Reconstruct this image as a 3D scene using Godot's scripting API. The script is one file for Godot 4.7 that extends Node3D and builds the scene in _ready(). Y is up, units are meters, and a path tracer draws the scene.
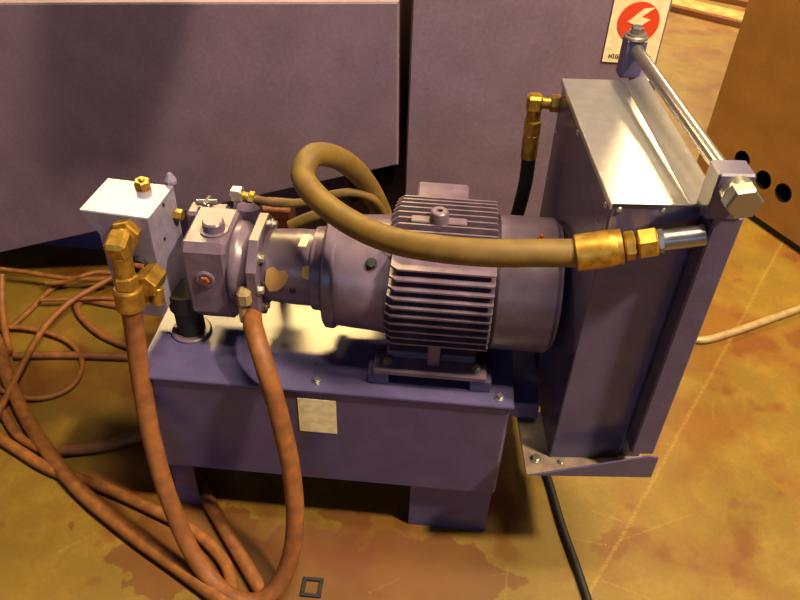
extends Node3D
# A hydraulic power unit on a workshop floor: oil tank, motor, pump, valve block, oil cooler, hoses, machine housings behind.
# World axes: x along the tank to the right, y up, z towards the camera; the tank's front face is z = 0.

# ---------------------------------------------------------------- camera model (also turns photo pixels into rays)
const FOCAL := 753.0
var cam_pos := Vector3(-0.165, 1.5, 0.97)
var cam_r: Vector3
var cam_u: Vector3
var cam_f: Vector3

func set_camera_basis() -> void:
	var p := deg_to_rad(40.0)
	var y := deg_to_rad(3.5)
	var ro := deg_to_rad(2.2)
	cam_f = Vector3(-sin(y) * cos(p), -sin(p), -cos(y) * cos(p))
	var r := Vector3(cos(y), 0, -sin(y))
	var u := r.cross(cam_f)
	cam_r = r * cos(ro) + u * sin(ro)
	cam_u = -r * sin(ro) + u * cos(ro)

func ray(px: float, py: float) -> Vector3:
	return cam_f + cam_r * (px - 400.0) / FOCAL + cam_u * (300.0 - py) / FOCAL

# the point on the plane x, y or z = value that a pixel shows
func at(px: float, py: float, axis: String, value: float) -> Vector3:
	var d := ray(px, py)
	var i := "xyz".find(axis)
	return cam_pos + d * ((value - cam_pos[i]) / d[i])

# ---------------------------------------------------------------- things, parts
var used := {}
var off := Vector3.ZERO      # origin of the thing being built
var sg := 1                  # next smoothing group

func numbered(called: String) -> String:
	var n: int = used.get(called, 0)
	used[called] = n + 1
	return called if n == 0 else "%s_%03d" % [called, n]

func thing(called: String, label: String, category: String, where := Vector3.ZERO, group := "") -> Node3D:
	var o := Node3D.new()
	o.name = numbered(called)
	add_child(o)
	o.position = where
	off = where
	o.set_meta("label", label)
	o.set_meta("category", category)
	if group != "":
		o.set_meta("group", group)
	return o

func mb() -> SurfaceTool:
	var st := SurfaceTool.new()
	st.begin(Mesh.PRIMITIVE_TRIANGLES)
	return st

func finish(st: SurfaceTool) -> ArrayMesh:
	st.generate_normals()
	st.index()
	return st.commit()

func part(parent: Node, called: String, st: SurfaceTool, mat: Material, label := "") -> MeshInstance3D:
	var o := MeshInstance3D.new()
	o.name = called
	o.mesh = finish(st)
	o.material_override = mat
	o.cast_shadow = GeometryInstance3D.SHADOW_CASTING_SETTING_ON
	parent.add_child(o, true)
	if label != "":
		o.set_meta("label", label)
	return o

func piece(parent: Node, called: String, mesh: Mesh, mat: Material, tr: Transform3D) -> MeshInstance3D:
	var o := MeshInstance3D.new()
	o.name = called
	o.mesh = mesh
	o.material_override = mat
	parent.add_child(o, true)
	o.transform = Transform3D(tr.basis, tr.origin - off)
	return o

func structure(called: String, st: SurfaceTool, mat: Material) -> MeshInstance3D:
	off = Vector3.ZERO
	var o := part(self, called, st, mat)
	o.set_meta("kind", "structure")
	return o

# ---------------------------------------------------------------- shapes
func tri(st: SurfaceTool, a: Vector3, b: Vector3, c: Vector3, g: int) -> void:
	st.set_smooth_group(g)
	st.add_vertex(a - off)
	st.set_smooth_group(g)
	st.add_vertex(b - off)
	st.set_smooth_group(g)
	st.add_vertex(c - off)

# a convex face, turned to look away from the point `inside`
func face(st: SurfaceTool, pts: Array, inside: Vector3, g := -1) -> void:
	var n := Vector3.ZERO
	var c := Vector3.ZERO
	for i in pts.size():
		var p: Vector3 = pts[i]
		var q: Vector3 = pts[(i + 1) % pts.size()]
		n += p.cross(q)
		c += p
	c /= pts.size()
	n = Vector3.ZERO
	for i in pts.size():
		n += (pts[i] - c).cross(pts[(i + 1) % pts.size()] - c)
	var flip := n.dot(c - inside) > 0.0
	for i in range(1, pts.size() - 1):
		if flip:
			tri(st, pts[0], pts[i + 1], pts[i], g)
		else:
			tri(st, pts[0], pts[i], pts[i + 1], g)

# box from corner to corner with chamfered edges
func box(st: SurfaceTool, lo: Vector3, hi: Vector3, bev := 0.0, tr := Transform3D.IDENTITY) -> void:
	var c := (lo + hi) * 0.5
	var h := (hi - lo) * 0.5
	var m := c
	var b := minf(bev, minf(h.x, minf(h.y, h.z)) * 0.9)
	var tc := tr * c
	for ax in 3:
		for s in [-1.0, 1.0]:
			var u := (ax + 1) % 3
			var v := (ax + 2) % 3
			var pts := []
			for k in [[-1, -1], [1, -1], [1, 1], [-1, 1]]:
				var p := Vector3.ZERO
				p[ax] = s * h[ax]
				p[u] = k[0] * (h[u] - b)
				p[v] = k[1] * (h[v] - b)
				pts.append(tr * (p + m))
			face(st, pts, tc)
	if b <= 0.0:
		return
	for ax in 3:
		var u := (ax + 1) % 3
		var v := (ax + 2) % 3
		for su in [-1.0, 1.0]:
			for sv in [-1.0, 1.0]:
				var pts := []
				for k in [[-1.0, 0], [1.0, 0], [1.0, 1], [-1.0, 1]]:
					var p := Vector3.ZERO
					p[ax] = k[0] * (h[ax] - b)
					p[u] = su * (h[u] - (b if k[1] == 0 else 0.0))
					p[v] = sv * (h[v] - (0.0 if k[1] == 0 else b))
					pts.append(tr * (p + m))
				face(st, pts, tc)
	for sx in [-1.0, 1.0]:
		for sy in [-1.0, 1.0]:
			for sz in [-1.0, 1.0]:
				var s := Vector3(sx, sy, sz)
				var pts := []
				for ax in 3:
					var p := s * (h - Vector3(b, b, b))
					p[ax] = s[ax] * h[ax]
					pts.append(tr * (p + m))
				face(st, pts, tc)

func frame_of(axis: Vector3) -> Array:
	var a := axis.normalized()
	var u := a.cross(Vector3.UP)
	if u.length() < 0.1:
		u = a.cross(Vector3.RIGHT)
	u = u.normalized()
	return [a, u, a.cross(u).normalized()]

# turned profile [[distance along axis, radius], ...]; smooth = rounded over the profile too
func lathe(st: SurfaceTool, p0: Vector3, axis: Vector3, prof: Array, seg := 24, smooth := false, flat := false, phase := 0.0) -> void:
	var f := frame_of(axis)
	var g0 := sg
	for i in range(prof.size() - 1):
		var t0: float = prof[i][0]
		var r0: float = prof[i][1]
		var t1: float = prof[i + 1][0]
		var r1: float = prof[i + 1][1]
		var g := g0 if smooth else g0 + i
		if flat:
			g = -1
		for k in seg:
			var a0 := TAU * k / seg + phase
			var a1 := TAU * (k + 1) / seg + phase
			var d0: Vector3 = f[1] * cos(a0) + f[2] * sin(a0)
			var d1: Vector3 = f[1] * cos(a1) + f[2] * sin(a1)
			var A: Vector3 = p0 + f[0] * t0 + d0 * r0
			var B: Vector3 = p0 + f[0] * t0 + d1 * r0
			var C: Vector3 = p0 + f[0] * t1 + d1 * r1
			var D: Vector3 = p0 + f[0] * t1 + d0 * r1
			if r0 < 1e-6:
				tri(st, A, D, C, g)
			elif r1 < 1e-6:
				tri(st, A, C, B, g)
			else:
				tri(st, A, C, B, g)
				tri(st, A, D, C, g)
	sg = g0 + prof.size()

# round bar with chamfered ends
func rod(st: SurfaceTool, a: Vector3, b: Vector3, r: float, seg := 20, bev := 0.0015) -> void:
	var l := a.distance_to(b)
	lathe(st, a, b - a, [[0, 0], [0, r - bev], [bev, r], [l - bev, r], [l, r - bev], [l, 0]], seg)

# hexagonal bar (nut) with turned-down corners
func hexa(st: SurfaceTool, a: Vector3, b: Vector3, r: float, phase := 0.0, sides := 6) -> void:
	var l := a.distance_to(b)
	var c := minf(r * 0.12, l * 0.2)
	lathe(st, a, b - a, [[0, 0], [0, r * 0.88], [c, r], [l - c, r], [l, r * 0.88], [l, 0]], sides, false, true, phase)

func spline(pts: Array, sub := 8) -> PackedVector3Array:
	var out := PackedVector3Array()
	for i in range(pts.size() - 1):
		var p0: Vector3 = pts[maxi(i - 1, 0)]
		var p1: Vector3 = pts[i]
		var p2: Vector3 = pts[i + 1]
		var p3: Vector3 = pts[mini(i + 2, pts.size() - 1)]
		for k in sub:
			out.append(p1.cubic_interpolate(p2, p0, p3, float(k) / sub))
	out.append(pts[pts.size() - 1])
	return out

func tube(st: SurfaceTool, line: PackedVector3Array, r: float, seg := 14) -> void:
	var n := line.size()
	var g := sg
	sg += 1
	var t: Vector3 = (line[1] - line[0]).normalized()
	var u: Vector3 = frame_of(t)[1]
	var rings := []
	for i in n:
		var t2: Vector3 = (line[mini(i + 1, n - 1)] - line[maxi(i - 1, 0)]).normalized()
		u = (u - t2 * u.dot(t2)).normalized()
		var v := t2.cross(u)
		var ring := PackedVector3Array()
		for k in seg:
			var a := TAU * k / seg
			ring.append(line[i] + (u * cos(a) + v * sin(a)) * r)
		rings.append(ring)
	for i in range(n - 1):
		for k in seg:
			var k2 := (k + 1) % seg
			tri(st, rings[i][k], rings[i + 1][k2], rings[i][k2], g)
			tri(st, rings[i][k], rings[i + 1][k], rings[i + 1][k2], g)
	for e in [0, n - 1]:
		var pts := []
		for k in seg:
			pts.append(rings[e][k])
		face(st, pts, line[1] if e == 0 else line[n - 2])

# outline in the plane of u, v, pushed along w = u x v by depth, with a chamfer on both rims
func prism(st: SurfaceTool, o: Vector3, u: Vector3, v: Vector3, outline: Array, depth: float, bev := 0.0) -> void:
	var w := u.cross(v).normalized()
	var poly := PackedVector2Array()
	for p in outline:
		poly.append(Vector2(p[0], p[1]))
	if not Geometry2D.is_polygon_clockwise(poly):
		poly.reverse()
	var n := poly.size()
	var inner := PackedVector2Array()
	for i in n:
		var a := (poly[i] - poly[(i + n - 1) % n]).normalized()
		var b := (poly[(i + 1) % n] - poly[i]).normalized()
		var na := Vector2(a.y, -a.x)
		var nb := Vector2(b.y, -b.x)
		var m := (na + nb)
		m = m / maxf(m.length_squared() * 0.5, 0.3)
		inner.append(poly[i] + m * bev)
	# na points inwards or outwards depending on the winding; keep the smaller outline inside
	var test := PackedVector2Array()
	if bev > 0.0 and not Geometry2D.is_point_in_polygon(inner[0], poly):
		for i in n:
			test.append(poly[i] * 2.0 - inner[i])
		inner = test
	var idx := Geometry2D.triangulate_polygon(inner)
	var P := func(q: Vector2, h: float) -> Vector3: return o + u * q.x + v * q.y + w * h
	for h in [0.0, depth]:
		for i in range(0, idx.size(), 3):
			var pts := [P.call(inner[idx[i]], h), P.call(inner[idx[i + 1]], h), P.call(inner[idx[i + 2]], h)]
			face(st, pts, (pts[0] + pts[1] + pts[2]) / 3.0 + w * (1.0 if h == 0.0 else -1.0) * signf(depth))
	var c2 := Vector2.ZERO
	for i in n:
		c2 += poly[i] / n
	for i in n:
		var j := (i + 1) % n
		var e := (poly[j] - poly[i]).normalized()
		var nin := Vector2(e.y, -e.x)
		if not Geometry2D.is_point_in_polygon((poly[i] + poly[j]) * 0.5 + nin * 0.0005, poly):
			nin = -nin
		var inside: Vector3 = P.call((poly[i] + poly[j]) * 0.5 + nin * 0.01, depth * 0.5)
		var sb := bev * signf(depth)
		face(st, [P.call(poly[i], sb), P.call(poly[j], sb), P.call(poly[j], depth - sb), P.call(poly[i], depth - sb)], inside)
		if bev > 0.0:
			face(st, [P.call(inner[i], 0.0), P.call(inner[j], 0.0), P.call(poly[j], sb), P.call(poly[i], sb)], inside)
			face(st, [P.call(inner[i], depth), P.call(inner[j], depth), P.call(poly[j], depth - sb), P.call(poly[i], depth - sb)], inside)

func hose_points(rows: Array) -> Array:
	var out := []
	for r in rows:
		out.append(at(r[0], r[1], r[2], r[3]))
	return out

# ---------------------------------------------------------------- materials
var M := {}

func noise_image(size: int, freq: float, seed_: int, octaves := 4) -> Image:
	var n := FastNoiseLite.new()
	n.seed = seed_
	n.frequency = freq
	n.fractal_octaves = octaves
	return n.get_seamless_image(size, size)

# a texture of blends between colours over noise: steps = [[level, colour], ...] in rising order
func blotch(size: int, freq: float, seed_: int, lo: Color, hi: Color, grain := 0.1) -> ImageTexture:
	var a := noise_image(size, freq, seed_).get_data()
	var b := noise_image(size, 0.25, seed_ + 7, 2).get_data()
	var img := Image.create(size, size, true, Image.FORMAT_RGB8)
	var d := PackedByteArray()
	d.resize(size * size * 3)
	for i in size * size:
		var k := clampf((a[i] / 255.0 - 0.25) * 2.0, 0, 1)
		var g := 1.0 + (b[i] / 255.0 - 0.5) * grain
		d[i * 3] = clampi(int(lerpf(lo.r, hi.r, k) * g * 255.0), 0, 255)
		d[i * 3 + 1] = clampi(int(lerpf(lo.g, hi.g, k) * g * 255.0), 0, 255)
		d[i * 3 + 2] = clampi(int(lerpf(lo.b, hi.b, k) * g * 255.0), 0, 255)
	img = Image.create_from_data(size, size, false, Image.FORMAT_RGB8, d)
	img.generate_mipmaps()
	return ImageTexture.create_from_image(img)

func mat(lo: Color, hi: Color, rough: float, metal := 0.0, scale := 3.0, tex_seed := 0, bump := 0.0) -> StandardMaterial3D:
	var m := StandardMaterial3D.new()
	m.roughness = rough
	m.metallic = metal
	if tex_seed > 0:
		m.albedo_texture = blotch(256, 0.02, tex_seed, lo, hi, 0.12)
		m.uv1_triplanar = true
		m.uv1_world_triplanar = true
		m.uv1_scale = Vector3.ONE * scale
	else:
		m.albedo_color = hi
	if bump > 0.0:
		m.heightmap_enabled = true
		m.heightmap_texture = M.bump_tex
		m.heightmap_scale = bump
	return m

func make_materials() -> void:
	M.paint = mat(Color(0.28, 0.255, 0.405), Color(0.31, 0.28, 0.44), 0.28, 0.0, 2.0, 11)
	M.cabinet = mat(Color(0.435, 0.36, 0.44), Color(0.465, 0.385, 0.47), 0.55, 0.0, 1.2, 12)
	M.motor = mat(Color(0.35, 0.295, 0.37), Color(0.415, 0.35, 0.43), 0.34, 0.0, 4.0, 13)
	M.block = mat(Color(0.45, 0.42, 0.53), Color(0.50, 0.47, 0.58), 0.27, 0.0, 4.0, 14)
	M.cooler = mat(Color(0.285, 0.26, 0.38), Color(0.32, 0.29, 0.42), 0.26, 0.0, 2.0, 15)
	M.aluminium = mat(Color(0.76, 0.75, 0.75), Color(0.80, 0.79, 0.78), 0.34, 0.85, 4.0, 27)
	M.dusty = mat(Color(0.42, 0.36, 0.33), Color(0.50, 0.43, 0.38), 0.5, 0.0, 6.0, 28)
	M.dark = mat(Color(0.05, 0.05, 0.06), Color(0.07, 0.07, 0.09), 0.6)
	M.steel = mat(Color(0.5, 0.5, 0.5), Color(0.62, 0.61, 0.62), 0.35, 0.9)
	M.zinc = mat(Color(0.6, 0.6, 0.6), Color(0.75, 0.73, 0.7), 0.3, 0.9)
	M.brass = mat(Color(0.60, 0.46, 0.17), Color(0.76, 0.60, 0.27), 0.42, 0.8, 9.0, 16)
	M.copper = mat(Color(0.4, 0.2, 0.1), Color(0.72, 0.36, 0.2), 0.35, 0.8)
	M.hose = mat(Color(0.40, 0.235, 0.115), Color(0.53, 0.32, 0.14), 0.62, 0.0, 5.0, 17)
	M.hose_olive = mat(Color(0.35, 0.265, 0.09), Color(0.425, 0.325, 0.11), 0.6, 0.0, 4.0, 18)
	M.cable = mat(Color(0.44, 0.26, 0.11), Color(0.56, 0.35, 0.14), 0.6, 0.0, 5.0, 19)
	M.black = mat(Color(0.05, 0.05, 0.05), Color(0.04, 0.037, 0.045), 0.6)
	M.cream = mat(Color(0.86, 0.80, 0.62), Color(0.93, 0.87, 0.70), 0.6, 0.0, 8.0, 20)
	M.yellow = mat(Color(0.6, 0.5, 0.2), Color(0.78, 0.62, 0.25), 0.6)
	M.ochre = mat(Color(0.5, 0.4, 0.2), Color(0.60, 0.45, 0.25), 0.6)
	M.red = mat(Color(0.8, 0.2, 0.1), Color(0.82, 0.24, 0.10), 0.55)
	M.rust = mat(Color(0.35, 0.18, 0.1), Color(0.52, 0.27, 0.13), 0.7, 0.0, 14.0, 21)
	M.ink = mat(Color(0.15, 0.1, 0.1), Color(0.2, 0.15, 0.13), 0.7)
	M.brown = mat(Color(0.52, 0.36, 0.15), Color(0.57, 0.40, 0.17), 0.55, 0.0, 1.5, 22)
	M.wood = mat(Color(0.62, 0.48, 0.28), Color(0.76, 0.61, 0.38), 0.75, 0.0, 2.0, 23)
	M.wood_dark = mat(Color(0.35, 0.2, 0.12), Color(0.42, 0.24, 0.14), 0.8)
	M.conduit = mat(Color(0.55, 0.47, 0.33), Color(0.66, 0.56, 0.4), 0.5, 0.2, 5.0, 24)
	M.wall = mat(Color(0.42, 0.43, 0.49), Color(0.47, 0.48, 0.55), 0.9, 0.0, 0.4, 25)
	M.floor = floor_material()
	M.lamp_shell = mat(Color(0.6, 0.6, 0.6), Color(0.7, 0.7, 0.7), 0.5)
	var lg := StandardMaterial3D.new()
	lg.albedo_color = Color(1, 0.95, 0.85)
	lg.emission_enabled = true
	lg.emission = Color(1.0, 0.91, 0.74)
	lg.emission_energy_multiplier = LAMP_GLOW
	M.lamp_glow = lg
	var dl := StandardMaterial3D.new()
	dl.albedo_color = Color(0.8, 0.85, 0.9)
	dl.emission_enabled = true
	dl.emission = Color(0.66, 0.80, 1.0)
	dl.emission_energy_multiplier = 1.0
	M.added_fill_glow = dl  # glow of the added window

const FLOOR_LO := Vector2(-1.9, -3.6)
const FLOOR_SIZE := 4.2

func floor_material() -> StandardMaterial3D:
	var n := 1280
	var a := noise_image(n, 0.006, 101, 5).get_data()
	var b := noise_image(n, 0.03, 102, 4).get_data()
	var c := noise_image(n, 0.22, 103, 3).get_data()
	var s := noise_image(n, 0.012, 104, 6).get_data()
	var base := Color(0.435, 0.335, 0.08)
	var pale := Color(0.505, 0.395, 0.12)
	var brown := Color(0.39, 0.235, 0.03)
	var rust := Color(0.34, 0.15, 0.025)
	var d := PackedByteArray()
	d.resize(n * n * 3)
	var px := FLOOR_SIZE / n
	for j in n:
		var z := FLOOR_LO.y + (j + 0.5) * px
		for i in n:
			var x := FLOOR_LO.x + (i + 0.5) * px
			var k := j * n + i
			var big := a[k] / 255.0
			var mid := b[k] / 255.0
			var fine := c[k] / 255.0
			var st := s[k] / 255.0
			var col := base.lerp(pale, clampf((mid - 0.3) * 1.3 + (big - 0.5) * 1.2 + (fine - 0.5) * 0.25, 0, 1))
			# brown oil blotches all over the slab, ragged outlines
			var e := clampf((big * 0.75 + st * 0.45 - 0.56) * 5.0, 0, 1)
			col = col.lerp(brown, e * (0.55 + 0.3 * mid))
			var e2 := clampf((st * 0.8 + mid * 0.35 - 0.70) * 9.0, 0, 1)
			col = col.lerp(rust, e2 * 0.4)
			# the spilled-oil stain that the photograph shows on the lit floor in front of the tank
			var spill := Vector2((x + 0.40) / 0.44, (z - 0.10) / 0.15).length() + (st - 0.5) * 1.3 + (mid - 0.5) * 0.5
			if spill < 0.92:
				col = col.lerp(rust, 0.55 + 0.25 * (fine - 0.5))
			var g := 0.88 + fine * 0.08 + big * 0.16
			d[k * 3] = clampi(int(col.r * g * 255.0), 0, 255)
			d[k * 3 + 1] = clampi(int(col.g * g * 255.0), 0, 255)
			d[k * 3 + 2] = clampi(int(col.b * g * 255.0), 0, 255)
	var img := Image.create_from_data(n, n, false, Image.FORMAT_RGB8, d)
	# pale scratches and the pale filled joint between two slabs
	var rng := RandomNumberGenerator.new()
	rng.seed = 5
	for q in 46:
		var p := Vector2(rng.randf_range(0.1, 1.6), rng.randf_range(-1.4, 0.4))
		if q > 32:
			p = Vector2(rng.randf_range(-1.2, 0.1), rng.randf_range(0.0, 0.4))
		var dir := Vector2.from_angle(rng.randf_range(0, PI))
		scratch(img, p, p + dir * rng.randf_range(0.03, 0.22), rng, 0.35, 0)
	var j0 := at(600, 575, "y", 0.0)
	var j1 := at(735, 330, "y", 0.0)
	var jd := (j1 - j0).normalized()
	scratch(img, Vector2(j0.x, j0.z) - Vector2(jd.x, jd.z) * 0.4, Vector2(j1.x, j1.z) + Vector2(jd.x, jd.z) * 2.0, rng, 0.34, 1)
	img.generate_mipmaps()
	var m := StandardMaterial3D.new()
	m.albedo_texture = ImageTexture.create_from_image(img)
	m.roughness = 0.55
	m.heightmap_enabled = true
	m.heightmap_texture = ImageTexture.create_from_image(noise_image(512, 0.05, 120, 5))
	m.heightmap_scale = 0.12
	return m

func scratch(img: Image, p: Vector2, q: Vector2, rng: RandomNumberGenerator, amount: float, half: int) -> void:
	var n := img.get_width()
	var steps := int(p.distance_to(q) / FLOOR_SIZE * n * 1.2)
	var wob := 0.0
	for k in steps:
		var t := float(k) / maxf(steps, 1)
		wob = clampf(wob + rng.randf_range(-0.5, 0.5), -2, 2)
		var w := (p.lerp(q, t) - FLOOR_LO) / FLOOR_SIZE * n
		for e in range(-half, half + 1):
			var x := int(w.x + wob * 0.4) + e
			var y := int(w.y)
			if x < 0 or y < 0 or x >= n or y >= n or rng.randf() < 0.25:
				continue
			img.set_pixel(x, y, img.get_pixel(x, y).lerp(Color(0.64, 0.55, 0.28), amount * rng.randf_range(0.4, 1.0)))

# ---------------------------------------------------------------- shared small hardware
var bolt_mesh: ArrayMesh      # hex head on a washer, standing on y = 0
var screw_mesh: ArrayMesh     # round-headed screw

func make_hardware() -> void:
	off = Vector3.ZERO
	var st := mb()
	lathe(st, Vector3.ZERO, Vector3.UP, [[0, 0], [0, 0.0095], [0.0018, 0.0095], [0.0018, 0]], 18)
	hexa(st, Vector3(0, 0.0018, 0), Vector3(0, 0.009, 0), 0.0068)
	bolt_mesh = finish(st)
	st = mb()
	lathe(st, Vector3.ZERO, Vector3.UP, [[0, 0.005], [0.0015, 0.0048], [0.003, 0.003], [0.0035, 0.0]], 12, true)
	screw_mesh = finish(st)

func upto(n: Vector3, where: Vector3, s := 1.0) -> Transform3D:
	var f := frame_of(n)
	return Transform3D(Basis(f[1] * s, f[0] * s, f[2] * s * -1.0 * (1.0 if f[1].cross(f[0]).dot(f[2]) < 0 else -1.0)), where)

# ---------------------------------------------------------------- light levels
const LAMP_GLOW := 14.0
const EXPOSURE := 0.89
const SODIUM := Color(1.0, 0.86, 0.60)
const LAMP_FRONT := Vector3(1.9, 4.0, 0.85)

func lamp(where: Vector3, size: Vector2, energy: float, label: String, colour := Color(1.0, 0.90, 0.72)) -> void:
	var t := thing("ceiling_lamp", label, "lamp", where, "ceiling lamps of the workshop")
	off = Vector3.ZERO
	var st := mb()
	box(st, Vector3(-size.x * 0.5, 0.0, -size.y * 0.5), Vector3(size.x * 0.5, 0.03, size.y * 0.5), 0.005)
	box(st, Vector3(-size.x * 0.5, -0.03, -size.y * 0.5), Vector3(size.x * 0.5, 0.0, -size.y * 0.5 + 0.01))
	box(st, Vector3(-size.x * 0.5, -0.03, size.y * 0.5 - 0.01), Vector3(size.x * 0.5, 0.0, size.y * 0.5))
	part(t, "lamp_housing", st, M.lamp_shell)
	st = mb()
	box(st, Vector3(-size.x * 0.48, -0.012, -size.y * 0.45), Vector3(size.x * 0.48, -0.001, size.y * 0.45))
	part(t, "lamp_diffuser", st, M.lamp_glow)
	for s in [-1, 1]:
		st = mb()
		rod(st, Vector3(s * size.x * 0.4, 0.03, 0), Vector3(s * size.x * 0.4, 5.5 - where.y, 0), 0.006, 8)
		part(t, "suspension_rod", st, M.steel)
	var l := AreaLight3D.new()
	l.name = "lamp_light"
	l.area_size = size * 0.92
	l.light_color = colour
	l.light_energy = energy
	l.area_range = 40.0
	l.area_attenuation = 2.0
	l.shadow_enabled = true
	t.add_child(l)
	l.position = Vector3(0, -0.02, 0)
	l.rotation.x = -PI / 2

func _ready() -> void:
	set_camera_basis()
	# ---- camera
	var cam := Camera3D.new()
	cam.name = "camera"
	add_child(cam)
	cam.transform = Transform3D(Basis(cam_r, cam_u, -cam_f), cam_pos)
	cam.fov = rad_to_deg(2.0 * atan(300.0 / FOCAL))
	cam.near = 0.05
	cam.current = true
	# ---- environment
	var we := WorldEnvironment.new()
	we.name = "environment"
	var env := Environment.new()
	env.background_mode = Environment.BG_COLOR
	env.background_color = Color(0, 0, 0)
	env.tonemap_mode = Environment.TONE_MAPPER_LINEAR
	env.tonemap_exposure = EXPOSURE
	env.sdfgi_enabled = true
	env.ssao_enabled = true
	env.ssil_enabled = true
	we.environment = env
	add_child(we)
	make_materials()
	make_hardware()
	# ---- lamps
	lamp(Vector3(-3.0, 4.0, -4.6), Vector2(1.3, 0.5), 30.0, "strip lamp behind the machine, above the pump end", SODIUM)
	lamp(Vector3(-1.2, 4.0, -4.1), Vector2(1.3, 0.5), 34.0, "strip lamp behind the machine, above the motor", Color(1.0, 0.84, 0.52))
	lamp(Vector3(1.8, 4.0, -6.2), Vector2(0.6, 1.6), 48.0, "strip lamp behind the machine, above the cooler end", SODIUM)
	lamp(LAMP_FRONT, Vector2(0.3, 0.3), 42.0, "square lamp in front of the machine, over the walkway")
	lamp(Vector3(0.5, 4.4, 0.12), Vector2(1.3, 0.4), 21.0, "strip lamp straight above the oil cooler")
	# cool fill light added behind the camera, set in a made-up window
	var day := AreaLight3D.new()
	day.name = "added_fill_light"
	day.area_size = Vector2(3.0, 1.6)
	day.light_color = Color(0.66, 0.80, 1.0)
	day.light_energy = 4.5
	day.area_range = 40.0
	day.area_attenuation = 2.0
	day.shadow_enabled = true
	add_child(day)
	day.position = Vector3(-1.2, 2.6, 5.93)
	# ---- shell
	build_hall()
	build_background()
	build_tank()
	build_motor()
	build_pump()
	build_manifold()
	build_cooler()
	build_hoses()
	build_floor_items()
	build_overhead()

func build_hall() -> void:
	var st := mb()
	# floor: one slab with its top at y = 0
	var lo := Vector3(-7, -0.2, -9)
	var hi := Vector3(7, 0, 6)
	st.set_uv(Vector2.ZERO)
	box(st, lo, Vector3(hi.x, -0.001, hi.z))
	var quad := [Vector3(lo.x, 0, lo.z), Vector3(hi.x, 0, lo.z), Vector3(hi.x, 0, hi.z), Vector3(lo.x, 0, hi.z)]
	for k in [0, 1, 2, 0, 2, 3]:
		var p: Vector3 = quad[k]
		st.set_smooth_group(-1)
		st.set_uv(Vector2(p.x - FLOOR_LO.x, p.z - FLOOR_LO.y) / FLOOR_SIZE)
		st.add_vertex(p)
	structure("floor", st, M.floor)
	for w in [["ceiling", Vector3(-7, 5.5, -9), Vector3(7, 5.7, 6)], ["wall_back", Vector3(-7, 0, -9.2), Vector3(7, 5.5, -9)], ["wall_front", Vector3(-7, 0, 6), Vector3(7, 5.5, 6.2)], ["wall_left", Vector3(-7.2, 0, -9), Vector3(-7, 5.5, 6)], ["wall_right", Vector3(7, 0, -9), Vector3(7.2, 5.5, 6)]]:
		st = mb()
		box(st, w[1], w[2])
		structure(w[0], st, M.wall)
	st = mb()
	box(st, Vector3(-2.7, 1.8, 5.96), Vector3(0.3, 3.4, 5.985))
	var win := structure("added_window_1", st, M.added_fill_glow)  # unseen window added to carry the cool fill light
	for fx in [[-2.78, 1.72, -2.70, 3.48], [0.30, 1.72, 0.38, 3.48], [-2.70, 1.72, 0.30, 1.80], [-2.70, 3.40, 0.30, 3.48], [-1.22, 1.80, -1.18, 3.40]]:
		st = mb()
		box(st, Vector3(fx[0], fx[1], 5.94), Vector3(fx[2], fx[3], 6.0), 0.005)
		part(win, "added_window_frame", st, M.lamp_shell)

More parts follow.
